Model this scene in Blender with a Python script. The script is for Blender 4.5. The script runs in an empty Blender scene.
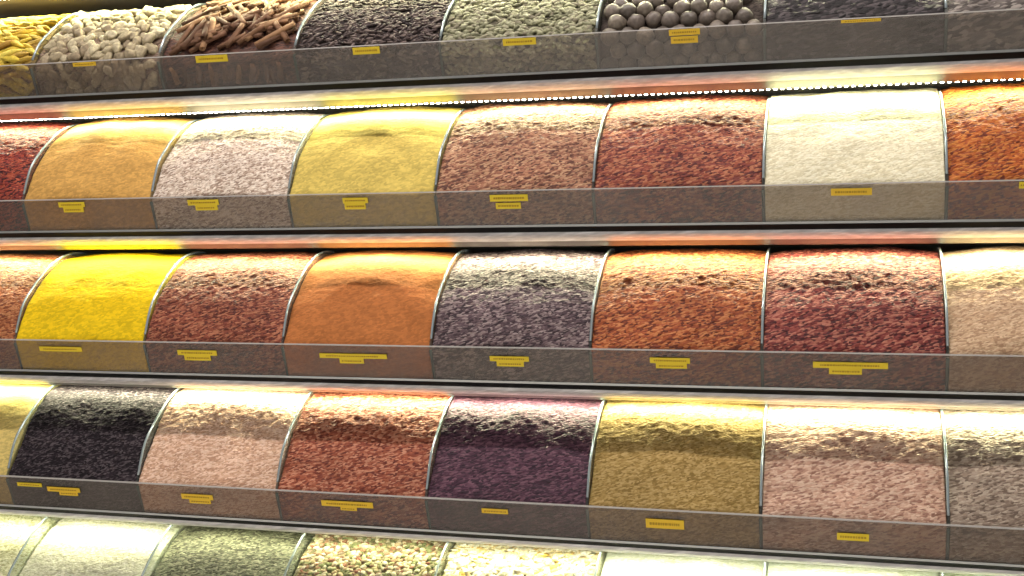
import bpy, math, random
from mathutils import Vector, Matrix, noise
random.seed(7)
C = bpy.context.scene.collection
W = 0.30                                    # width of one compartment
XL, XR = -6*W-.012, 2*W+.012
BASE = {-1: .846, 0: .5715, 1: .2861, 2: -.0008, 3: -.2767, 4: -.556}   # height of each tier, camera level = 0
FLOOR = -1.35

# ------------------------------------------------------------------ helpers
def lin(c):
    return tuple((v/255/12.92 if v/255 <= .04045 else ((v/255+.055)/1.055)**2.4) for v in c)
def mesh(name, vs, fs, m=None, parent=None, smooth=False):
    me = bpy.data.meshes.new(name); me.from_pydata([tuple(v) for v in vs], [], fs); me.update()
    if smooth:
        me.polygons.foreach_set('use_smooth', [True]*len(me.polygons))
    o = bpy.data.objects.new(name, me); C.objects.link(o)
    if m: me.materials.append(m)
    if parent: o.parent = parent
    return o
def tag(o, label, cat, group=None, kind=None):
    o['label'] = label; o['category'] = cat
    if group: o['group'] = group
    if kind: o['kind'] = kind
    return o
def empty(name, loc=(0,0,0)):
    o = bpy.data.objects.new(name, None); C.objects.link(o); o.location = loc; o.empty_display_size = .02
    return o
def extrude_x(prof, x0, x1):
    """closed (y,z) outline swept along x"""
    n = len(prof)
    vs = [(x0,y,z) for y,z in prof]+[(x1,y,z) for y,z in prof]
    fs = [(i,(i+1)%n,n+(i+1)%n,n+i) for i in range(n)]
    fs += [tuple(range(n))[::-1], tuple(range(n,2*n))]
    return vs, fs
def box(x0,x1,y0,y1,z0,z1):
    return extrude_x([(y0,z0),(y1,z0),(y1,z1),(y0,z1)], x0, x1)
def merge(parts):
    V=[];F=[]
    for vs,fs in parts:
        b=len(V); V+=list(vs); F+=[tuple(i+b for i in f) for f in fs]
    return V,F

# ------------------------------------------------------------------ materials
def newmat(name):
    m = bpy.data.materials.new(name); m.use_nodes = True
    nt = m.node_tree; nt.nodes.clear()
    out = nt.nodes.new('ShaderNodeOutputMaterial')
    return m, nt, out
def principled(nt, out, col=(.5,.5,.5), rough=.5, metal=0, spec=.5):
    p = nt.nodes.new('ShaderNodeBsdfPrincipled')
    p.inputs['Base Color'].default_value = (*col,1); p.inputs['Roughness'].default_value = rough
    p.inputs['Metallic'].default_value = metal; p.inputs['Specular IOR Level'].default_value = spec
    nt.links.new(p.outputs[0], out.inputs[0]); return p
def coords(nt, scale=(1,1,1), rot=(0,0,0)):
    tc = nt.nodes.new('ShaderNodeTexCoord'); mp = nt.nodes.new('ShaderNodeMapping'); mp.vector_type = 'TEXTURE'
    mp.inputs['Scale'].default_value = scale; mp.inputs['Rotation'].default_value = rot
    nt.links.new(tc.outputs['Object'], mp.inputs[0]); return mp.outputs[0]
def ramp(nt, stops, fac, interp='LINEAR'):
    r = nt.nodes.new('ShaderNodeValToRGB'); r.color_ramp.interpolation = interp
    el = r.color_ramp.elements
    while len(el) < len(stops): el.new(.5)
    for e,(p,c) in zip(el, stops): e.position = p; e.color = (*c,1)
    nt.links.new(fac, r.inputs[0]); return r.outputs[0]
def grain_mat(name, cols, grain=.004, bump=.6, stretch=1.8, rough=.7, patch=.25, spec=.3):
    """grainy dry goods: every grain takes a colour of the palette, soft larger patches on top"""
    m, nt, out = newmat(name)
    p = principled(nt, out, rough=rough, spec=spec)
    v = coords(nt, (stretch,1,1), (0,math.radians(-16),0))
    vo = nt.nodes.new('ShaderNodeTexVoronoi'); vo.inputs['Scale'].default_value = 1/grain
    nt.links.new(v, vo.inputs['Vector'])
    sx = nt.nodes.new('ShaderNodeSeparateColor'); nt.links.new(vo.outputs['Color'], sx.inputs[0])
    n = len(cols)
    c = ramp(nt, [((i+.5)/n, lin(q)) for i,q in enumerate(cols)], sx.outputs[0])
    n2 = nt.nodes.new('ShaderNodeTexNoise'); n2.inputs['Scale'].default_value = 22; n2.inputs['Detail'].default_value = 4
    nt.links.new(v, n2.inputs['Vector'])
    g = 1-patch
    k = ramp(nt, [(.3,(g,g,g)),(.7,(1+patch*.6,)*3)], n2.outputs[0])
    mx = nt.nodes.new('ShaderNodeMix'); mx.data_type='RGBA'; mx.blend_type='MULTIPLY'; mx.inputs['Factor'].default_value = 1
    nt.links.new(c, mx.inputs['A']); nt.links.new(k, mx.inputs['B'])
    nt.links.new(mx.outputs['Result'], p.inputs['Base Color'])
    n3 = nt.nodes.new('ShaderNodeTexNoise'); n3.inputs['Scale'].default_value = .55/grain; n3.inputs['Detail'].default_value = 3
    nt.links.new(v, n3.inputs['Vector'])
    ad = nt.nodes.new('ShaderNodeMath'); ad.operation='SUBTRACT'
    nt.links.new(n3.outputs[0], ad.inputs[0])
    sc = nt.nodes.new('ShaderNodeMath'); sc.operation='MULTIPLY'; sc.inputs[1].default_value = .5
    nt.links.new(vo.outputs['Distance'], sc.inputs[0]); nt.links.new(sc.outputs[0], ad.inputs[1])
    b = nt.nodes.new('ShaderNodeBump'); b.inputs['Strength'].default_value = bump; b.inputs['Distance'].default_value = grain*.9
    nt.links.new(ad.outputs[0], b.inputs['Height']); nt.links.new(b.outputs[0], p.inputs['Normal'])
    return m
def piece_mat(name, cols, rough=.6, spec=.3, stripe=None):
    """solid pieces: colour varies from piece to piece (island) and with fine noise"""
    m, nt, out = newmat(name)
    p = principled(nt, out, rough=rough, spec=spec)
    ge = nt.nodes.new('ShaderNodeNewGeometry'); oi = nt.nodes.new('ShaderNodeObjectInfo')
    a = nt.nodes.new('ShaderNodeMath'); a.operation='ADD'
    nt.links.new(ge.outputs['Random Per Island'], a.inputs[0]); nt.links.new(oi.outputs['Random'], a.inputs[1])
    fr = nt.nodes.new('ShaderNodeMath'); fr.operation='FRACT'; nt.links.new(a.outputs[0], fr.inputs[0])
    n = len(cols)
    c = ramp(nt, [((i+.5)/n, lin(q)) for i,q in enumerate(cols)], fr.outputs[0])
    nz = nt.nodes.new('ShaderNodeTexNoise'); nz.inputs['Scale'].default_value = stripe or 160; nz.inputs['Detail'].default_value = 4
    nt.links.new(coords(nt, (1,1,4) if stripe else (1,1,1)), nz.inputs['Vector'])
    k = ramp(nt, [(.3,(.62,.62,.62)),(.7,(1.15,1.15,1.15))], nz.outputs[0])
    mx = nt.nodes.new('ShaderNodeMix'); mx.data_type='RGBA'; mx.blend_type='MULTIPLY'; mx.inputs['Factor'].default_value = 1
    nt.links.new(c, mx.inputs['A']); nt.links.new(k, mx.inputs['B']); nt.links.new(mx.outputs['Result'], p.inputs['Base Color'])
    b = nt.nodes.new('ShaderNodeBump'); b.inputs['Strength'].default_value=.4; b.inputs['Distance'].default_value=.002
    nt.links.new(nz.outputs[0], b.inputs['Height']); nt.links.new(b.outputs[0], p.inputs['Normal'])
    return m

def metal_mat():
    m, nt, out = newmat('brushed_aluminium')
    p = principled(nt, out, (.62,.60,.57), .42, .25)
    v = coords(nt, (6,1,1), (0,math.radians(-14),0))
    nz = nt.nodes.new('ShaderNodeTexNoise'); nz.inputs['Scale'].default_value = 140; nz.inputs['Detail'].default_value = 5
    nt.links.new(v, nz.inputs['Vector'])
    c = ramp(nt, [(.3,(.46,.45,.46)),(.55,(.62,.61,.62)),(.75,(.85,.85,.86))], nz.outputs[0])
    nt.links.new(c, p.inputs['Base Color'])
    b = nt.nodes.new('ShaderNodeBump'); b.inputs['Strength'].default_value=.35; b.inputs['Distance'].default_value=.002
    nt.links.new(nz.outputs[0], b.inputs['Height']); nt.links.new(b.outputs[0], p.inputs['Normal'])
    return m
def plain(name, col, rough=.5, metal=0, spec=.5):
    m, nt, out = newmat(name); principled(nt, out, lin(col), rough, metal, spec); return m
def glass_mat(name, tint, veil, veil_col, gloss_rough=.06, streaks=False):
    """thin pane: tinted see-through, a diffuse veil of dust with hazy shop reflection painted in, mirror reflection by angle"""
    m, nt, out = newmat(name)
    tr = nt.nodes.new('ShaderNodeBsdfTransparent'); tr.inputs[0].default_value = (*tint,1)
    df = nt.nodes.new('ShaderNodeBsdfDiffuse'); df.inputs[0].default_value = (*veil_col,1)
    m1 = nt.nodes.new('ShaderNodeMixShader'); m1.inputs[0].default_value = veil
    nt.links.new(tr.outputs[0], m1.inputs[1]); nt.links.new(df.outputs[0], m1.inputs[2])
    if streaks:
        nz = nt.nodes.new('ShaderNodeTexNoise'); nz.inputs['Scale'].default_value = 9; nz.inputs['Detail'].default_value = 5
        nt.links.new(coords(nt, (1,1,3)), nz.inputs['Vector'])
        mr = nt.nodes.new('ShaderNodeMapRange'); mr.inputs[1].default_value=.3; mr.inputs[2].default_value=.7
        mr.inputs[3].default_value = veil*.6; mr.inputs[4].default_value = veil*1.4
        nt.links.new(nz.outputs[0], mr.inputs[0]); nt.links.new(mr.outputs[0], m1.inputs[0])
    gl = nt.nodes.new('ShaderNodeBsdfGlossy'); gl.inputs['Roughness'].default_value = gloss_rough
    fr = nt.nodes.new('ShaderNodeFresnel'); fr.inputs[0].default_value = 1.5
    m2 = nt.nodes.new('ShaderNodeMixShader')
    nt.links.new(fr.outputs[0], m2.inputs[0]); nt.links.new(m1.outputs[0], m2.inputs[1]); nt.links.new(gl.outputs[0], m2.inputs[2])
    # the pane is a closed solid: its veil and reflection belong to the face met first
    ge = nt.nodes.new('ShaderNodeNewGeometry'); cl = nt.nodes.new('ShaderNodeBsdfTransparent'); cl.inputs[0].default_value=(1,1,1,1)
    m3 = nt.nodes.new('ShaderNodeMixShader'); nt.links.new(ge.outputs['Backfacing'], m3.inputs[0])
    nt.links.new(m2.outputs[0], m3.inputs[1]); nt.links.new(cl.outputs[0], m3.inputs[2])
    nt.links.new(m3.outputs[0], out.inputs[0]); return m
def emit_mat(name, col, s):
    m, nt, out = newmat(name); e = nt.nodes.new('ShaderNodeEmission')
    e.inputs[0].default_value=(*col,1); e.inputs[1].default_value=s; nt.links.new(e.outputs[0], out.inputs[0]); return m

M_metal = metal_mat()
M_black = plain('plain_black', (7,9,10), .5, 0, .15)
M_under = plain('shaded_rail_metal', (43,45,50), .45, .15)  # rail metal with shade put into its colour, offsets bounce from the heaps
M_channel = plain('clear_channel', (165,168,168), .25, .3)
M_board = plain('shelf_board', (120,116,108), .6)
M_back = plain('back_panel', (150,148,132), .7)
M_front = glass_mat('front_glass', (.64,.59,.54), .17, (.26,.215,.18), .14, True)  # veil also paints the hazy reflection of the shop over the goods
M_div = glass_mat('divider_glass', (.84,.89,.86), .07, (.62,.68,.62), .08)
M_edge = plain('polished_edge', (150,163,168), .2, .3)
M_seam = plain('green_glass_edge', (60,84,78), .25)
M_lip = plain('glass_lip_edge', (185,182,178), .2, .2)
M_led = emit_mat('led_light', (1,.98,.85), 30)
M_tape = plain('led_tape', (215,214,200), .6)
M_tag = plain('yellow_label_paper', (222,196,26), .6)
M_tag2 = plain('amber_label_paper', (224,186,34), .6)
M_print = plain('label_print', (165,130,12), .7)

# ------------------------------------------------------------------ setting
fl,ff = box(-9,7,-7,.62,FLOOR-.1,FLOOR)
m, nt, out = newmat('floor_tiles'); p = principled(nt, out, (.3,.28,.26), .35)
br = nt.nodes.new('ShaderNodeTexBrick'); br.inputs['Scale'].default_value=1.6; br.offset=0
br.inputs['Color1'].default_value=(.52,.49,.45,1); br.inputs['Color2'].default_value=(.45,.42,.38,1); br.inputs['Mortar'].default_value=(.15,.14,.13,1)
br.inputs['Mortar Size'].default_value=.01; br.inputs['Row Height'].default_value=.5
nt.links.new(coords(nt), br.inputs['Vector']); nt.links.new(br.outputs[0], p.inputs['Base Color'])
o = mesh('floor', fl, ff, m); o['kind']='structure'
v,f = box(-9,7,.50,.62,FLOOR,2.4)
o = mesh('wall_back', v, f, plain('wall_paint',(140,136,125),.8)); o['kind']='structure'

# ------------------------------------------------------------------ tier outlines
LIP = (-.029,.064)
P_FULL = [(-.029,.064),(-.004,.130),(.022,.168),(.052,.200),(.082,.226),(.115,.246),(.155,.259),(.200,.264),(.30,.266)]
P_LOW  = [(-.029,.064),(.002,.112),(.034,.148),(.066,.178),(.098,.203),(.135,.222),(.190,.235),(.30,.240)]
P_TALL = [(-.029,.064),(-.004,.130),(.022,.169),(.052,.202),(.082,.230),(.115,.253),(.148,.267),(.185,.273),(.30,.273)]
P_DENT = [(-.029,.064),(-.008,.102),(.012,.138),(.025,.160),(.038,.181),(.058,.206),(.080,.227),(.106,.243),(.135,.254),(.20,.263),(.30,.265)]
P_SUNK = [(-.029,.064),(.006,.118),(.036,.155),(.068,.188),(.098,.212),(.130,.232),(.165,.246),(.20,.252),(.30,.255)]
def dprof(row):
    return P_LOW if row == 0 else P_FULL
def catmull(P, n):
    """n points evenly spaced along a smooth curve through P"""
    Q=[P[0]]+P+[P[-1]]; pts=[]
    for i in range(1,len(Q)-2):
        for s in range(12):
            t=s/12; p0,p1,p2,p3=Q[i-1],Q[i],Q[i+1],Q[i+2]
            pts.append(tuple(.5*((2*p1[k])+(-p0[k]+p2[k])*t+(2*p0[k]-5*p1[k]+4*p2[k]-p3[k])*t*t+(-p0[k]+3*p1[k]-3*p2[k]+p3[k])*t**3) for k in (0,1)))
    pts.append(P[-1])
    L=[0]
    for a,b in zip(pts,pts[1:]): L.append(L[-1]+math.dist(a,b))
    res=[];j=0
    for i in range(n):
        d=L[-1]*i/(n-1)
        while j<len(L)-2 and L[j+1]<d: j+=1
        t=(d-L[j])/max(1e-9,L[j+1]-L[j]); res.append((pts[j][0]+(pts[j+1][0]-pts[j][0])*t, pts[j][1]+(pts[j+1][1]-pts[j][1])*t))
    return res
def content_profile(P, n, gap=.006):
    """goods fill up behind the leaning glass, then slope away from its top edge"""
    low=[(.000+gap,.003),(-.0145+gap,.0335),(-.029+gap,.060)]
    return catmull(low+[(y+gap*.6,z-.002) for y,z in P[1:]], n)

# ------------------------------------------------------------------ tiers
TIERS = {-1:'topmost tier, its edge at the top left corner', 0:'first tier with sticks and nuts',
 1:'second tier with golden and cream heaps', 2:'middle tier with vivid yellow powder',
 3:'fourth tier with black and purple heaps', 4:'lowest tier at the bottom of the photo'}
for r, zb in BASE.items():
    root = empty('display_shelf', (0,0,zb))
    tag(root, 'long metal and glass shelf, '+TIERS[r], 'shelf', 'tiers of the spice display')
    v,f = extrude_x([(.0,0),(.0,-.001),(.012,-.008),(.05,-.008),(.05,0)], XL, XR)
    mesh('black_strip', v, f, M_black, root)  # black strip drawn as the dark line under the glass
    rail = [(.012,-.008),(.0122,-.0130),(.020,-.0168),(.030,-.0196),(.040,-.0214),(.040,-.016),(.040,-.009)]
    v,f = extrude_x(rail, XL, XR); mesh('front_rail', v, f, M_metal, root)
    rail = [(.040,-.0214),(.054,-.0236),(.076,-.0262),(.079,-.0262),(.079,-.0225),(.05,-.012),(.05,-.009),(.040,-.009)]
    v,f = extrude_x(rail, XL, XR); mesh('rail_underside', v, f, M_under, root)['label']='underside of the rail, shade put into its metal colour'
    v,f = box(XL, XR, .05, .49, -.010, 0); mesh('shelf_board', v, f, M_board, root)
    v,f = box(XL, XR, .47, .49, 0, (.255 if r==0 else .265)); 
    if r>=0: mesh('back_panel', v, f, M_back, root)
    if r < 4:
        v,f = box(XL, XR, .080, .090, -.0215, -.0200); st = mesh('led_strip', v, f, M_tape, root)
        ch=[]
        x=XL+.01
        while x < XR:
            ch.append(box(x,x+.0055,.0815,.0865,-.0262 if r<1 else -.0240,-.0215)); x+=.0125
        v,f = merge(ch); c=mesh('led_chips', v, f, M_led, st); c['label']='glowing white light chips'
    if r >= 0:
        # front pane, leaning out at the top
        t=.003; v,f = extrude_x([(.0,.003),(t,.003),(LIP[0]+t,LIP[1]+.001),(LIP[0],LIP[1])], XL, XR)
        mesh('front_glass', v, f, M_front, root)
        v,f = extrude_x([(LIP[0]-.0006,LIP[1]-.0012),(LIP[0]-.0004,LIP[1]+.0008),(LIP[0]+t+.0004,LIP[1]+.0018),(LIP[0]+t,LIP[1])], XL, XR)
        mesh('glass_edge', v, f, M_lip, root)['label']='bright polished top edge of the glass'
        v,f = extrude_x([(-.0012,.0002),(-.0022,.0042),(.0056,.0042),(.0056,.0002)], XL, XR)
        mesh('glass_channel', v, f, M_channel, root)

# dividers between the compartments
PLACE = {-6:'at the far left end',-5:'beside the leftmost compartment',-4:'second from the left',-3:'third from the left',
         -2:'left of the middle',-1:'right of the middle',0:'seen edge-on right of centre',1:'nearest the right side',2:'at the far right end'}
TN = {0:'first visible tier',1:'second tier',2:'third tier',3:'fourth tier',4:'lowest tier'}
def tube(pts, rad, x, n=8):
    vs=[];fs=[]
    for i,(y,z) in enumerate(pts):
        a=pts[max(0,i-1)]; b=pts[min(len(pts)-1,i+1)]
        ty,tz=b[0]-a[0],b[1]-a[1]; l=math.hypot(ty,tz) or 1; ny,nz=-tz/l,ty/l
        for k in range(n):
            c,s=math.cos(2*math.pi*k/n)*rad,math.sin(2*math.pi*k/n)*rad
            vs.append((x+c, y+ny*s, z+nz*s))
    for i in range(len(pts)-1):
        for k in range(n): fs.append((i*n+k,i*n+(k+1)%n,(i+1)*n+(k+1)%n,(i+1)*n+k))
    fs += [tuple(range(n))[::-1], tuple(range((len(pts)-1)*n,len(pts)*n))]
    return vs,fs
for r in range(5):
    for k in range(-6,3):
        root = empty('glass_divider', (k*W,0,BASE[r]))
        tag(root, f'clear glass divider, {TN[r]}, {PLACE[k]}', 'divider', 'glass dividers between the compartments')
        P = catmull([(LIP[0]+.006,LIP[1]-.002)]+[(y-.001,z+.002) for y,z in dprof(r)[1:]], 26)
        cap = .243 if r==0 else .268
        out_ = [(y,min(z,cap)) for y,z in P]
        poly = [(.007,.0045)]+out_+[(.30,.0045)]
        v,f = extrude_x(poly[::-1], -.0022, .0022); mesh('glass_plate', v, f, M_div, root)
        v,f = tube(out_[1:20], .0024, 0); mesh('edge_trim', v, f, M_edge, root, True)
        v,f = tube([(.0078,.006),(-.0205,.0575)], .0030, 0); mesh('seam', v, f, M_seam, root, True)

# ------------------------------------------------------------------ heaps of goods
def n3(x,y,z): return noise.noise((x,y,z))
def heap(name, r, i, mat, P, label, cat='spice', bulge=.008, amp=.0012, fs_=.006, lump=.002, inset=0, nu=112, nv=130, group=None, arch=0):
    pr = content_profile(P, nv, .006+inset)
    x0,x1 = i*W+.0030, (i+1)*W-.0030
    nor=[]
    for j in range(nv):
        a=pr[max(0,j-1)]; b=pr[min(nv-1,j+1)]; ty,tz=b[0]-a[0],b[1]-a[1]; l=math.hypot(ty,tz) or 1
        nor.append((-tz/l, ty/l))
    vs=[]; ph=random.uniform(0,50)
    cap = (.236 if r==0 else .2725)
    for j,(y,z) in enumerate(pr):
        free = max(0,min(1,(z-.058)/.03)); amask=.12+.88*free
        for u in range(nu):
            s=u/(nu-1); x=x0+(x1-x0)*s
            q = 1-(2*s-1)**2
            d = bulge*free*(q**.8 - .45) + lump*amask*n3((x+ph)*16,y*16,(z+ph)*18)*1.6
            if arch and free>0:
                e=math.sqrt(((s-.53)/.40)**2+(max(0,z-.064)/.128)**2); d-=arch*free*max(0,min(1,(1.0-e)/.16))
            rx=(x+z*.3)/2.6
            d += amp*amask*(n3((rx+ph)/fs_,y/fs_,z/fs_)*1.2+n3((rx+ph)/fs_*2.1,y/fs_*2.1,z/fs_*2.1)*.7)*1.3
            if j>nv-10: d*= (nv-1-j)/10
            yy=y+nor[j][0]*d; zz=z+nor[j][1]*d
            if z<.068: yy=max(yy, .0062-.0290*min(z,.064)/.064)
            vs.append((x,yy,min(zz,cap)+BASE[r]))
    F=[(j*nu+u,j*nu+u+1,(j+1)*nu+u+1,(j+1)*nu+u) for j in range(nv-1) for u in range(nu-1)]
    b=len(vs); zb=BASE[r]+.002; ye=pr[-1][0]; yf=.008
    vs += [(x0,ye,zb),(x1,ye,zb),(x0,yf,zb),(x1,yf,zb)]
    F += [tuple([j*nu for j in range(nv)]+[b,b+2]), tuple([j*nu+nu-1 for j in range(nv)][::-1]+[b+3,b+1]),
          tuple([(nv-1)*nu+u for u in range(nu)]+[b+1,b]), tuple([u for u in range(nu)][::-1]+[b+2,b+3]), (b,b+1,b+3,b+2)]
    o = mesh(name, vs, F, mat)
    me=o.data; n=len(me.polygons)-5
    me.polygons.foreach_set('use_smooth',[True]*n+[False]*5)
    tag(o, label, cat, group, 'stuff'); return o

def vary(c, lo=.62, hi=1.3, n=4, hue=0):
    res=[]
    for k in range(n):
        f=lo+(hi-lo)*k/(n-1)
        res.append(tuple(min(255,max(0,v*(f**.8))) for v in c))
    return res
POW = dict(amp=.0005, fs_=.010, lump=.0025)
FLK = dict(amp=.0016, fs_=.0052, lump=.0025)
CRS = dict(amp=.0013, fs_=.0050, lump=.0025)
def powder(nm, c, **k): return grain_mat(nm, vary(c,.9,1.08), .0035, .25, 2.0, .85, k.get('patch',.10), .15)
def flakes(nm, cols, g=.0027, **k):
    cols=list(cols); cols[-1]=tuple((a*.8+b*.2) for a,b in zip(cols[-1],cols[-2]))
    cols=[tuple(v*.95 for v in c) for c in cols]
    return grain_mat(nm, cols, g, 1.0, 2.7, .6, .24, .3)
def coarse(nm, cols, g=.0023, **k): return grain_mat(nm, cols, g, .7, 2.6, .75, .14, .2)
G = ['heaps on the first visible tier','heaps on the second tier','heaps on the third tier','heaps on the fourth tier','heaps on the lowest tier']
# second tier
heap('pepper_flakes',1,-6,flakes('m_darkred',[(60,22,26),(120,40,38),(150,58,44),(185,95,66)]),P_TALL,'dark red pepper flakes cut off at the left edge, second tier, left of the golden powder',group=G[1],**FLK)
heap('curry_powder',1,-5,powder('m_curry',(200,156,86)),P_TALL,'smooth golden orange powder heap near the left edge of the second tier',group=G[1],bulge=.012,**POW)
heap('sesame_seeds',1,-4,coarse('m_beige',[(150,128,112),(196,176,158),(215,198,182),(236,224,210)]),P_TALL,'greyish white grainy heap between the golden and the yellow powder, second tier',group=G[1],bulge=.012,**CRS)
heap('mustard_powder',1,-3,powder('m_yellow',(206,184,98)),P_TALL,'pale yellow smooth powder heap with a rounded dent, second tier',group=G[1],bulge=.010,amp=.0005,fs_=.010,lump=.002,arch=.006)
heap('spice_mix',1,-2,flakes('m_brown',[(96,58,48),(150,98,76),(176,124,96),(205,165,128)]),P_TALL,'brown coarse spice mix right of the pale yellow powder, second tier',group=G[1],**FLK)
heap('chilli_flakes',1,-1,flakes('m_redbrown',[(84,34,34),(134,62,52),(160,84,60),(196,132,96)]),P_TALL,'reddish brown chilli flakes left of the bright cream heap, second tier',group=G[1],**FLK)
heap('coconut_flour',1,0,coarse('m_cream',[(214,206,172),(228,220,188),(238,232,202),(244,240,214)]),P_TALL,'brightest cream white heap on the right of the second tier',group=G[1],bulge=.004,amp=.0007,fs_=.008,lump=.0025)
heap('pepper_flakes',1,1,flakes('m_orangered',[(110,44,20),(170,80,30),(196,104,38),(215,140,66)]),P_TALL,'orange red pepper flakes at the right edge of the second tier',group=G[1],**FLK)
# third tier
heap('spice_mix',2,-6,flakes('m_orangebrown',[(120,62,40),(158,90,54),(180,112,70),(205,145,98)]),P_FULL,'orange brown spice mix cut off at the left edge, third tier',group=G[2],**CRS)
heap('turmeric_powder',2,-5,powder('m_turmeric',(226,192,26),patch=.05),P_FULL,'vivid yellow smooth powder heap, third tier',group=G[2],bulge=.006,**POW)
heap('paprika_flakes',2,-4,flakes('m_reddish',[(84,36,28),(128,62,46),(150,82,60),(190,128,96)]),P_FULL,'red brown coarse flakes between the vivid yellow and the orange powder, third tier',group=G[2],**FLK)
heap('paprika_powder',2,-3,powder('m_orange',(176,110,62)),P_FULL,'smooth orange powder heap with an arched crest, third tier',group=G[2],bulge=.011,arch=.005,**POW)
heap('sumac_flakes',2,-2,flakes('m_purplegrey',[(48,34,42),(86,66,74),(110,90,94),(172,156,154)]),P_FULL,'greyish purple flakes right of the orange powder, third tier',group=G[2],**FLK)
heap('chilli_flakes',2,-1,flakes('m_rustorange',[(98,42,24),(150,72,40),(172,92,50),(205,135,84)]),P_FULL,'rusty orange flakes between the purple and the dark red heap, third tier',group=G[2],**FLK)
heap('chilli_flakes',2,0,flakes('m_deepred',[(70,24,28),(122,48,46),(150,74,64),(200,134,110)]),P_FULL,'dark red flakes on the right of the third tier',group=G[2],**FLK)
heap('ginger_powder',2,1,coarse('m_sand',[(166,134,106),(190,158,126),(200,170,138),(215,188,156)]),P_FULL,'sandy beige heap at the right edge of the third tier',group=G[2],**CRS)
# fourth tier
D3=dict(bulge=.004)
heap('mustard_powder',3,-6,powder('m_paleyellow',(205,184,112)),P_DENT,'pale yellow powder cut off at the left edge, fourth tier',group=G[3],bulge=.004,**POW)
heap('black_seeds',3,-5,coarse('m_black',[(16,12,18),(30,23,30),(42,34,40),(84,76,80)]),P_DENT,'black seeds, the darkest heap, on the left of the fourth tier',group=G[3],bulge=.004,**CRS)
heap('oat_flakes',3,-4,coarse('m_pinkbeige',[(182,142,116),(208,168,140),(220,184,158),(236,206,184)]),P_DENT,'light beige pinkish grains between black and rust heaps, fourth tier',group=G[3],bulge=.004,**CRS)
heap('dried_tomato_flakes',3,-3,flakes('m_rust',[(108,46,34),(150,76,54),(172,98,70),(214,154,124)]),P_DENT,'rust red flakes left of the purple heap, fourth tier',group=G[3],bulge=.004,**FLK)
heap('sumac',3,-2,flakes('m_purple',[(44,24,40),(70,40,58),(86,52,70),(122,86,100)],.0028),P_DENT,'deep purple heap in the middle of the fourth tier',group=G[3],bulge=.004,**CRS)
heap('thyme_mix',3,-1,coarse('m_olive',[(132,108,58),(154,128,74),(166,140,84),(184,158,104)]),P_DENT,'olive tan heap right of the purple one, fourth tier',group=G[3],bulge=.006,**CRS)
heap('onion_flakes',3,0,flakes('m_pinkcream',[(160,118,100),(206,164,140),(216,178,154),(236,206,182)]),P_DENT,'pinkish cream flakes right of the olive tan heap, fourth tier',group=G[3],bulge=.004,amp=.0014,fs_=.006,lump=.002)
heap('spice_mix',3,1,flakes('m_greybeige',[(124,106,92),(164,144,126),(180,162,144),(208,192,172)]),P_DENT,'greyish beige flakes at the right edge of the fourth tier',group=G[3],bulge=.004,**CRS)
# lowest tier
heap('sesame_seeds',4,-6,coarse('m_palecream',[(170,168,126),(206,204,164),(216,214,178),(232,230,204)]),P_SUNK,'pale cream grains in the bottom left corner, lowest tier',group=G[4],**CRS)
heap('sesame_seeds',4,-5,coarse('m_whitecream',[(196,194,164),(218,216,190),(228,226,204),(238,236,220)]),P_SUNK,'whitish cream grains left of the dark heap, lowest tier',group=G[4],**CRS)
heap('crushed_pepper',4,-4,flakes('m_greygreen',[(66,66,52),(96,98,78),(116,118,96),(160,160,134)]),P_SUNK,'dark grey green crushed pepper, lowest tier',group=G[4],**CRS)
heap('coconut_flour',4,-1,coarse('m_white1',[(214,218,196),(226,230,210),(232,236,220),(240,242,230)],.003),P_SUNK,'bright white fine heap right of the mixed flakes, lowest tier',group=G[4],**POW)
heap('coconut_flour',4,0,coarse('m_white2',[(216,222,200),(226,232,212),(232,238,222),(240,244,232)],.003),P_SUNK,'bright white fine heap second from the right, lowest tier',group=G[4],**POW)
heap('salt',4,1,coarse('m_white3',[(176,186,160),(190,200,176),(204,212,190),(216,224,204)],.003),P_SUNK,'greenish white heap in the bottom right corner, lowest tier',group=G[4],**POW)
# first visible tier
heap('shredded_herbs',0,0,flakes('m_teablack',[(16,12,14),(32,26,29),(46,39,42),(92,84,86)],.0045),P_LOW,'blackish purple shredded leaves right of the round nuts, first tier',group=G[0],amp=.0024,fs_=.006,lump=.003)
heap('shredded_herbs',0,1,flakes('m_teagrey',[(70,64,60),(100,92,88),(124,116,110),(168,160,152)],.0045),P_LOW,'grey shredded leaves at the top right corner, first tier',group=G[0],amp=.0022,fs_=.006,lump=.003)

# ------------------------------------------------------------------ pieces
def ico(n=1):
    t=(1+5**.5)/2
    vs=[Vector(p).normalized() for p in ((-1,t,0),(1,t,0),(-1,-t,0),(1,-t,0),(0,-1,t),(0,1,t),(0,-1,-t),(0,1,-t),(t,0,-1),(t,0,1),(-t,0,-1),(-t,0,1))]
    fs=[(0,11,5),(0,5,1),(0,1,7),(0,7,10),(0,10,11),(1,5,9),(5,11,4),(11,10,2),(10,7,6),(7,1,8),(3,9,4),(3,4,2),(3,2,6),(3,6,8),(3,8,9),(4,9,5),(2,4,11),(6,2,10),(8,6,7),(9,8,1)]
    for _ in range(n):
        cache={};nf=[]
        def mid(a,b):
            k=(min(a,b),max(a,b))
            if k not in cache: cache[k]=len(vs); vs.append(((vs[a]+vs[b])/2).normalized())
            return cache[k]
        for a,b,c in fs:
            x,y,z=mid(a,b),mid(b,c),mid(c,a); nf+=[(a,x,z),(b,y,x),(c,z,y),(x,y,z)]
        fs=nf
    return vs,fs
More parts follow.
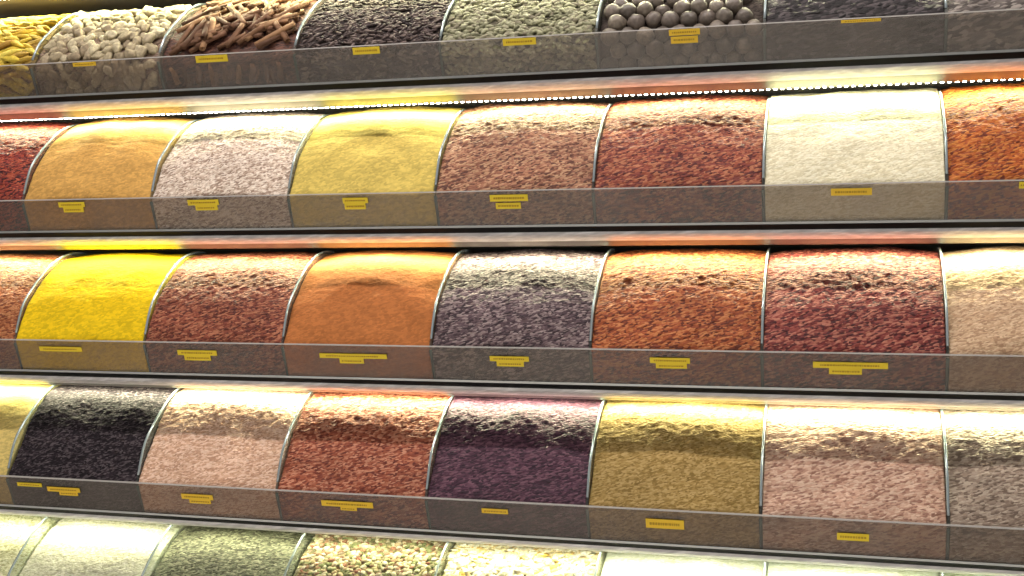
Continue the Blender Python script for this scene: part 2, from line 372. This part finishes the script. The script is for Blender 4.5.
def surface(r, P, inset):
    """point and outward normal at arc position s (0..1) of a tier's goods line"""
    pr=content_profile(P,200,.006+inset)
    def at(s):
        j=min(198,max(1,int(s*199))); a,b=pr[j-1],pr[j+1]; ty,tz=b[0]-a[0],b[1]-a[1]; l=math.hypot(ty,tz)
        return pr[j], (-tz/l, ty/l)
    L=sum(math.dist(a,b) for a,b in zip(pr,pr[1:]))
    return at,L
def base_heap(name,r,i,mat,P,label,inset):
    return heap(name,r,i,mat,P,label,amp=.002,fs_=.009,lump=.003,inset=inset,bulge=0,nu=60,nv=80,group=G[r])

def rot_to(n, spin, tilt=0):
    z=Vector((0,n[0],n[1])); q=z.to_track_quat('Z','Y')
    return q.to_matrix() @ Matrix.Rotation(spin,3,'Z') @ Matrix.Rotation(tilt,3,'X')

# dried round nuts / limes, each one an object
M_nut = piece_mat('dried_nut', [(92,84,76),(116,106,94),(134,124,110),(106,96,88)], .45, .5)
nut_meshes=[]
for k in range(5):
    vs,fs=ico(2); ph=k*7.3
    vv=[]
    for q in vs:
        d=1+.10*n3(q.x*1.6+ph,q.y*1.6,q.z*1.6)+.035*n3(q.x*6+ph,q.y*6,q.z*6)
        ang=math.atan2(q.y,q.x); d-=.035*abs(math.sin(ang*4+k))*(1-abs(q.z))
        d+= .10*max(0,q.z-.93)/.07
        vv.append((q.x*d*.0175,q.y*d*.0175,q.z*d*.0165))
    o=mesh('dried_nut',vv,fs,M_nut,None,True); nut_meshes.append(o.data); bpy.data.objects.remove(o)
base_heap('nut_crumbs',0,-1,coarse('m_nutbed',[(44,38,34),(58,50,46),(68,60,54),(80,70,64)]),P_LOW,'dark bed of crumbs beneath the round dried nuts, first tier',.020)
at,L = surface(0,P_LOW,.0165)
rows=int(L/.027)
for a in range(rows):
    for b in range(9):
        x=-W+.021+b*.0322+(.0161 if a%2 else 0)+random.uniform(-.003,.003)
        if x>-.019: continue
        s=(a+.5+random.uniform(-.12,.12))/rows
        (y,z),n=at(s); z0=z
        out_=random.uniform(-.001,.006) if z>.07 else random.uniform(0,.002)
        y+=n[0]*out_; z+=n[1]*out_
        if z<.016: z=.016
        if z>.218: z=.218
        lim=.004-.029*z/.064+.0195
        if z<.07 and y<lim: y=lim
        o=bpy.data.objects.new('dried_nut',nut_meshes[(a*3+b)%5]); C.objects.link(o)
        o.location=(x,y,z+BASE[0]); o.rotation_euler=(random.uniform(0,6),random.uniform(0,6),random.uniform(0,6))
        sc=random.uniform(.84,1.02); o.scale=(sc,sc,sc)
        tag(o,'round grey brown dried nut piled in the compartment left of the blackish leaves','nut','round dried nuts on the first tier')

# ginger lumps
def lump_mesh(k, a,b,c):
    vs,fs=ico(2); vv=[]
    for q in vs:
        d=1+.38*n3(q.x*1.3+k*3.1,q.y*1.3,q.z*1.3)+.12*n3(q.x*4+k,q.y*4,q.z*4)
        vv.append((q.x*d*a,q.y*d*b,q.z*d*c))
    return vv,fs
def scatter_things(name, r, i, meshes, mat, P, step, rowstep, inset, label, cat, group, zc=.215, rad=.012, flat=False):
    at,L=surface(r,P,inset); rows=int(L/rowstep)
    for a in range(rows):
        nb=int((W-.03)/step)
        for b in range(nb):
            x=i*W+.017+(b+.5*(a%2)+.25)*step+random.uniform(-.2,.2)*step
            if x>(i+1)*W-.016: continue
            (y,z),n=at((a+.5+random.uniform(-.2,.2))/rows)
            o_=random.uniform(-.002,.007) if z>.07 else 0
            y+=n[0]*o_; z+=n[1]*o_; z=min(max(z,rad+.002),zc)
            lim=.004-.029*z/.064+rad+.002
            if z<.07 and y<lim: y=lim
            o=bpy.data.objects.new(name,random.choice(meshes)); C.objects.link(o)
            o.location=(x,y,z+BASE[r])
            R=rot_to(n,random.uniform(0,6.28) if not flat else random.uniform(-.7,.7),random.uniform(-.35,.35)); o.rotation_euler=R.to_euler()
            s=random.uniform(.8,1.15); o.scale=(s,s,s)
            tag(o,label,cat,group)
M_ging = piece_mat('ginger_skin', [(146,132,108),(178,166,136),(200,190,160),(164,150,124)], .75, .2)
gm=[]
for k in range(7):
    v,f=lump_mesh(k,.0165,.0105,.0085); o=mesh('ginger_piece',v,f,M_ging,None,True); gm.append(o.data); bpy.data.objects.remove(o)
base_heap('ginger_crumbs',0,-5,coarse('m_gingbed',[(96,78,66),(120,100,86),(140,120,104),(156,136,118)]),P_LOW,'crumbs beneath the whitish ginger pieces, first tier',.013)
scatter_things('ginger_piece',0,-5,gm,M_ging,P_LOW,.026,.018,.009,'knobbly whitish dried ginger piece in the compartment left of the cinnamon sticks','ginger','ginger pieces on the first tier',rad=.0095)
# yellow turmeric roots
M_turm = piece_mat('yellow_root', [(190,158,50),(214,190,70),(168,130,60),(228,208,96)], .7, .2)
tm=[]
for k in range(6):
    v,f=lump_mesh(k+20,.024,.0065,.006); o=mesh('yellow_root',v,f,M_turm,None,True); tm.append(o.data); bpy.data.objects.remove(o)
base_heap('root_crumbs',0,-6,coarse('m_turmbed',[(110,82,36),(140,110,50),(160,128,60),(176,146,70)]),P_LOW,'yellowish crumbs beneath the yellow root pieces at the top left',.012)
scatter_things('yellow_root',0,-6,tm,M_turm,P_LOW,.030,.015,.008,'slender yellow root piece in the compartment at the top left corner','root','yellow root pieces on the first tier',rad=.008,flat=True)
# cinnamon sticks: rolled quills
M_cinn = piece_mat('cinnamon_bark', [(96,68,50),(128,94,68),(158,122,88),(110,78,58)], .7, .25, stripe=60)
M_cinn.node_tree.nodes
def quill(L_, rad, curl):
    vs=[];fs=[];n=20;m_=5; th=.0011
    turns=1.55
    for s in range(m_):
        xx=(s/(m_-1)-.5)*L_
        for side in (0,1):
            for k in range(n):
                a=turns*2*math.pi*k/(n-1); rr=rad*(1-.38*k/(n-1))-side*th
                w=.0006*math.sin(s*1.7+curl)
                vs.append((xx,rr*math.cos(a+curl)+w,rr*math.sin(a+curl)*.85))
    N=2*n
    for s in range(m_-1):
        for k in range(n-1):
            fs.append((s*N+k,s*N+k+1,(s+1)*N+k+1,(s+1)*N+k)); fs.append((s*N+n+k,(s+1)*N+n+k,(s+1)*N+n+k+1,s*N+n+k+1))
        fs.append((s*N,(s+1)*N,(s+1)*N+n,s*N+n)); fs.append((s*N+n-1,s*N+2*n-1,(s+1)*N+2*n-1,(s+1)*N+n-1))
    for k in range(n-1):
        fs.append((k,n+k,n+k+1,k+1)); b=(m_-1)*N; fs.append((b+k,b+k+1,b+n+k+1,b+n+k))
    return vs,fs
cm=[]
for k in range(6):
    v,f=quill(random.uniform(.055,.090),random.uniform(.0052,.0075),k*1.1); o=mesh('cinnamon_stick',v,f,M_cinn,None,True); cm.append((o.data,)); bpy.data.objects.remove(o)
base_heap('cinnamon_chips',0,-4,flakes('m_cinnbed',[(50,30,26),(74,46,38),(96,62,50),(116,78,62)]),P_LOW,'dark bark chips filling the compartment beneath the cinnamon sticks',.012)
at,L=surface(0,P_LOW,.004)
nst=150
for k in range(nst):
    x=-4*W+.035+random.random()*(W-.07); s=.22+.62*((k+random.random())/nst)
    (y,z),n=at(s)
    o=bpy.data.objects.new('cinnamon_stick',random.choice(cm)[0]); C.objects.link(o)
    ang=random.choice([1,1,.7,.4,2.2,1.9,.1])+random.uniform(-.4,.4)
    # long axis lies across the slope: X axis of the quill turned in the slope plane
    up=Vector((0,n[1],-n[0])).normalized(); ax=(Vector((1,0,0))*math.cos(ang)+up*math.sin(ang)+Vector((0,n[0],n[1]))*random.uniform(-.12,.22)).normalized()
    nn=Vector((0,n[0],n[1])); sd=nn.cross(ax).normalized(); nn=ax.cross(sd)
    o.rotation_euler=Matrix((ax,sd,nn)).transposed().to_euler()
    lift=random.uniform(0,.010); half=.045
    y+=n[0]*lift; z+=n[1]*lift
    ext=abs(ax.z)*half
    if z-ext<.068: z=.068+ext*.9; y=max(y,-.014+abs(ax.y)*half)
    y=max(y,-.018+abs(ax.y)*half*.8)
    if z+ext>.235: z=.235-ext
    hx=abs(ax.x)*.05+.008; x=min(max(x,-4*W+hx),-3*W-hx)
    o.location=(x,y,z+BASE[0])
    tag(o,'brown rolled cinnamon stick in the jumbled pile left of the dark cloves','cinnamon stick','cinnamon sticks on the first tier')
# long sticks seen standing behind the glass
for k in range(27):
    x=-4*W+.020+k*.0100; lean=random.uniform(-.55,.55)
    o=bpy.data.objects.new('cinnamon_stick',cm[k%6][0]); C.objects.link(o)
    ax=Vector((math.sin(lean),-.42,math.cos(lean))).normalized(); nn=Vector((0,-1,-.4)).normalized(); sd=nn.cross(ax).normalized(); nn=ax.cross(sd)
    o.rotation_euler=Matrix((ax,sd,nn)).transposed().to_euler(); sc=.56; o.scale=(sc,1,1)
    o.location=(min(max(x,-4*W+.026),-3*W-.026),.0035+.005*(k%3),.0335+random.uniform(-.002,.002)+BASE[0])
    tag(o,'brown cinnamon stick standing pressed behind the front glass','cinnamon stick','cinnamon sticks behind the glass')

# small countless pieces: one mesh per compartment with every piece modelled
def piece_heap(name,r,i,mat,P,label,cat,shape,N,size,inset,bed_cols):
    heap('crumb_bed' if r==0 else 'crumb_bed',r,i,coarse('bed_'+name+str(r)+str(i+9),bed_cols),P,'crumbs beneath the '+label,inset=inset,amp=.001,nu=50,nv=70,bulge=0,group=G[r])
    at,L=surface(r,P,inset*.55); base_v,base_f=shape
    V=[];F=[]
    smax = .80
    for k in range(N):
        s=random.random()*smax; (y,z),n=at(s); x=i*W+.008+random.random()*(W-.016)
        R=rot_to(n,random.uniform(-.9,.9)+.2,random.uniform(-.6,.6)) ; sc=size*random.uniform(.75,1.25)
        o_=random.uniform(-.3,.7)*size*(.25 if z<.066 else .6)
        if z<.066: R=rot_to(n,random.uniform(-.9,.9),random.uniform(-.15,.15))
        c=Vector((x,y+n[0]*o_,min(z+n[1]*o_,(.232 if r==0 else .262))+BASE[r])); b=len(V)
        q0=n3(k*.37,1,2)
        for v_ in base_v: V.append(c+R@(Vector(v_)*sc))
        F+=[tuple(j+b for j in f_) for f_ in base_f]
    o=mesh(name,V,F,mat,None,True); tag(o,label,cat,G[r],'stuff'); return o
iv,ifc=ico(1)
pod=([(q.x*1.0,q.y*.48*(1-.25*abs(q.x)),q.z*.42*(1-.25*abs(q.x))) for q in iv],ifc)
clove=([(q.x*1.0,q.y*(.28+.25*max(0,q.x)),q.z*(.28+.25*max(0,q.x))) for q in iv],ifc)
nutp=([(q.x*.9,q.y*.6,q.z*.42) for q in iv],ifc)
flk=([(-1,-.5,-.08),(.2,-.7,-.05),(1,-.1,-.08),(.5,.6,-.02),(-.7,.5,-.08),(-1,-.5,.08),(.2,-.7,.12),(1,-.1,.08),(.5,.6,.14),(-.7,.5,.08)],
     [(4,3,2,1,0),(5,6,7,8,9),(0,1,6,5),(1,2,7,6),(2,3,8,7),(3,4,9,8),(4,0,5,9)])
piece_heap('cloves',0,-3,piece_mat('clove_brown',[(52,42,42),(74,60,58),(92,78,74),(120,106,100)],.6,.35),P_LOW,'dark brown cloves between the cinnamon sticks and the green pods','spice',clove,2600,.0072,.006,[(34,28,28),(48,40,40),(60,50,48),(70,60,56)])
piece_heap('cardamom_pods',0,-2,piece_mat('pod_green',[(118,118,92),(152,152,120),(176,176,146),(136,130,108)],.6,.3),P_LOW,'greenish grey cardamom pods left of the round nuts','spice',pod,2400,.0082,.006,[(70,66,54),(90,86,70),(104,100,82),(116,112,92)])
piece_heap('pistachio_pieces',4,-3,piece_mat('pistachio',[(120,126,84),(168,166,120),(150,96,78),(206,198,158),(222,216,188),(140,110,86)],.6,.3),P_SUNK,'mixed green, pink and cream chopped nuts on the lowest tier','nuts',nutp,3000,.0066,.005,[(96,92,66),(120,112,84),(134,128,98),(150,142,112)])
piece_heap('almond_flakes',4,-2,piece_mat('almond',[(238,232,204),(246,242,222),(230,214,150),(244,240,226),(214,176,84),(248,246,232)],.6,.3),P_SUNK,'bright white and yellow flakes on the lowest tier','nuts',flk,3000,.0085,.004,[(150,130,70),(180,164,110),(206,196,150),(220,212,176)])

# ------------------------------------------------------------------ labels on the glass
TAGS = [
 (0, -1.3662, 0.0617, [(0.0, 0.0, 0.0537, 0.0077)], 'single faded yellow label on the glass below the whitish ginger pieces', 1),
 (0, -1.0757, 0.0588, [(0.0, 0.0, 0.0702, 0.0135)], 'single yellow label on the glass below the cinnamon sticks', 0),
 (0, -0.7462, 0.0581, [(0.0, 0.0, 0.0551, 0.0133)], 'single yellow label on the glass below the dark brown cloves', 0),
 (0, -0.4427, 0.0592, [(0.0, 0.0, 0.0628, 0.0126)], 'single yellow label on the glass below the green pods', 0),
 (0, -0.1389, 0.0602, [(0.0, 0.0, 0.0548, 0.0106), (-0.0006, -0.0133, 0.0479, 0.0124)], 'pair of stacked yellow labels on the glass below the round nuts', 1),
 (0, 0.162, 0.0631, [(0.0, 0.0, 0.0656, 0.0048)], 'single yellow label on the glass below the blackish leaves', 1),
 (1, -1.3801, 0.0567, [(0.0, 0.0, 0.0609, 0.0106), (0.0021, -0.0107, 0.0469, 0.0106)], 'stepped yellow label on the glass below the golden orange powder', 0),
 (1, -1.0809, 0.0562, [(0.0, 0.0, 0.068, 0.0112), (0.0056, -0.0109, 0.0483, 0.0103)], 'stepped yellow label on the glass below the greyish white grains', 0),
 (1, -0.7587, 0.0545, [(0.0, 0.0, 0.051, 0.0108), (-0.0017, -0.0114, 0.0429, 0.0119)], 'square pale yellow label on the glass below the pale yellow powder', 0),
 (1, -0.4562, 0.0538, [(0.0, 0.0, 0.0721, 0.0124), (-0.0023, -0.0148, 0.0476, 0.0115)], 'pair of yellow labels with a gap, glass below the brown spice mix, second tier', 0),
 (1, 0.147, 0.0536, [(0.0, 0.0, 0.0669, 0.0123)], 'single wide yellow label on the glass below the brightest cream heap', 1),
 (1, 0.422, 0.0596, [(0.0, 0.0, 0.0227, 0.011)], 'yellow label cut by the right photo edge, second tier glass', 0),
 (2, -1.3902, 0.0493, [(0.0, 0.0, 0.0989, 0.01)], 'faint yellow label on the glass below the vivid yellow powder', 0),
 (2, -1.0817, 0.0467, [(0.0, 0.0, 0.0856, 0.0107), (-0.001, -0.0107, 0.0572, 0.0107)], 'stepped yellow label on the glass below the red brown flakes, third tier', 0),
 (2, -0.7538, 0.046, [(0.0, 0.0, 0.1361, 0.0093), (-0.004, -0.0099, 0.0489, 0.0103)], 'very wide stepped yellow label on the glass below the orange powder', 0),
 (2, -0.4487, 0.0463, [(0.0, 0.0, 0.0735, 0.0099), (0.001, -0.0099, 0.051, 0.0099)], 'stepped yellow label on the glass below the greyish purple flakes', 0),
 (2, -0.1574, 0.0488, [(0.0, 0.0, 0.07, 0.0105), (0.0022, -0.01, 0.0543, 0.0096)], 'stepped yellow label on the glass below the rusty orange flakes', 0),
 (2, 0.1456, 0.0462, [(0.0, 0.0, 0.1212, 0.011), (-0.0077, -0.0112, 0.0535, 0.0111)], 'widest stepped yellow label on the glass below the dark red flakes', 0),
 (3, -1.4445, 0.0517, [(0.0, 0.0, 0.0573, 0.0081)], 'faint narrow yellow label at the far left below the black seeds', 0),
 (3, -1.3671, 0.0444, [(0.0, 0.0, 0.0752, 0.0104), (0.0097, -0.008, 0.0422, 0.0092)], 'stepped yellow label on the glass below the black seeds', 1),
 (3, -1.0682, 0.0445, [(0.0, 0.0, 0.0679, 0.0112), (0.0046, -0.0097, 0.046, 0.0089)], 'stepped yellow label on the glass below the pinkish beige grains', 1),
 (3, -0.7552, 0.0466, [(0.0, 0.0, 0.1034, 0.0118), (0.0019, -0.0095, 0.0325, 0.0075)], 'stepped yellow label on the glass below the rust red flakes', 1),
 (3, -0.4685, 0.0487, [(0.0, 0.0, 0.049, 0.0093)], 'small single yellow label on the glass below the purple heap', 1),
 (3, -0.1625, 0.0417, [(0.0, 0.0, 0.0662, 0.018)], 'tall single yellow label on the glass below the olive tan heap', 1),
 (3, 0.1506, 0.0366, [(0.0, 0.0, 0.0512, 0.0135)], 'single yellow label on the glass below the pinkish cream flakes', 0)]
ln = math.hypot(.029,.061); dirv = (-.029/ln,.061/ln)   # up along the leaning pane
nrm = (-dirv[1], dirv[0])                                 # outwards
def strip_mesh(w,h,cx=0,cy=0,t=.0008,off=0):
    # in local coordinates: x along shelf, y up the pane, z off the pane
    vs=[];fs=[]
    nx=6
    for zz in (off,off+t):
        for j in (0,1):
            for k in range(nx+1):
                bow=.0003*math.sin(math.pi*k/nx) if zz>off else 0
                vs.append((cx-w/2+w*k/nx, cy-h/2+h*j, zz+bow))
    a=nx+1
    for k in range(nx):
        fs.append((k,k+a,k+a+1,k+1)); q=2*a
        fs.append((q+k,q+k+1,q+k+a+1,q+k+a))
        fs.append((k,k+1,q+k+1,q+k)); fs.append((a+k,q+a+k,q+a+k+1,a+k+1))
    fs.append((0,2*a,3*a,a)); fs.append((nx,nx+a,3*a+nx,2*a+nx))
    return vs,fs
for (r,cx,s,strips,label,amber) in TAGS:
    y0=s*dirv[0]; z0=.003+s*dirv[1]
    root=empty('price_label',(cx,y0+nrm[0]*.0012,BASE[r]+z0+nrm[1]*.0012))
    X=Vector((1,0,0)); Y=Vector((0,dirv[0],dirv[1])); Z=X.cross(Y)
    root.rotation_euler=Matrix((X,Y,Z)).transposed().to_euler()
    tag(root,label,'label','yellow labels on the shelf glass')
    for (dx,dy,w,h) in strips:
        v,f=strip_mesh(w,h,dx,dy); p_=mesh('paper_strip',v,f,M_tag2 if amber else M_tag,root)
        n=max(3,int(w/.006)); parts=[]; rnd=random.Random(int(w*1e5))
        xx=dx-w*.40
        while xx<dx+w*.38:
            ww=rnd.uniform(.0016,.0042); parts.append(strip_mesh(ww,h*.26,xx+ww/2,dy,.0003,.0012)); xx+=ww+.0012
        v,f=merge(parts); mesh('print_line',v,f,M_print,p_)

# ------------------------------------------------------------------ light
def area(name, loc, rot, sx, sy, power, col):
    l=bpy.data.lights.new(name,'AREA'); l.shape='RECTANGLE'; l.size=sx; l.size_y=sy; l.energy=power; l.color=col
    o=bpy.data.objects.new(name,l); C.objects.link(o); o.location=loc; o.rotation_euler=rot; return o
for r in (-1,0,1,2,3):
    e = {-1:12.0,0:8.0,1:8.5,2:8.0,3:2.9}[r]
    area('led_light',((XL+XR)/2,.0885,BASE[r]-.0225),(math.radians(-4),0,0),XR-XL-.02,.006,e,(1,.98,.60))
d=Vector((0,.68,-2.07))
o=area('ceiling_light',(-.6,-.655,2.07),d.to_track_quat('-Z','Y').to_euler(),3.0,.05,54,(1,.90,.84))
al=area('floor_bounce_fill',(-.8,-2.3,2.35),(math.radians(-8),0,0),4.0,.5,230,(1,.95,.9)); al.data.spread=math.radians(95)  # added fill lamp, lights the floor so rails and glass get bounce
w=bpy.data.worlds.new('world'); bpy.context.scene.world=w; w.use_nodes=True
bg=w.node_tree.nodes['Background']; bg.inputs[0].default_value=(1,.95,.93,1); bg.inputs[1].default_value=.30

# ------------------------------------------------------------------ camera
f_px,yaw,pitch,roll,cx,D_=1200.05,-.27229,.07894,.02442,.13849,2.11709
F_=Vector((math.sin(yaw)*math.cos(pitch),math.cos(yaw)*math.cos(pitch),math.sin(pitch)))
r_=Vector((math.cos(yaw),-math.sin(yaw),0)); u_=r_.cross(F_)
r2=r_*math.cos(roll)+u_*math.sin(roll); u2=u_*math.cos(roll)-r_*math.sin(roll)
cam=bpy.data.cameras.new('camera'); co=bpy.data.objects.new('camera',cam); C.objects.link(co)
cam.sensor_width=36; cam.lens=f_px/1024*36; cam.clip_start=.05
Mx=Matrix((r2,u2,-F_)).transposed().to_4x4(); Mx.translation=Vector((cx,-D_,0)); co.matrix_world=Mx
S=bpy.context.scene; S.camera=co
S.view_settings.view_transform='Standard'; S.view_settings.look='None'; S.view_settings.gamma=1; S.view_settings.use_curve_mapping=False
S.view_settings.exposure=0
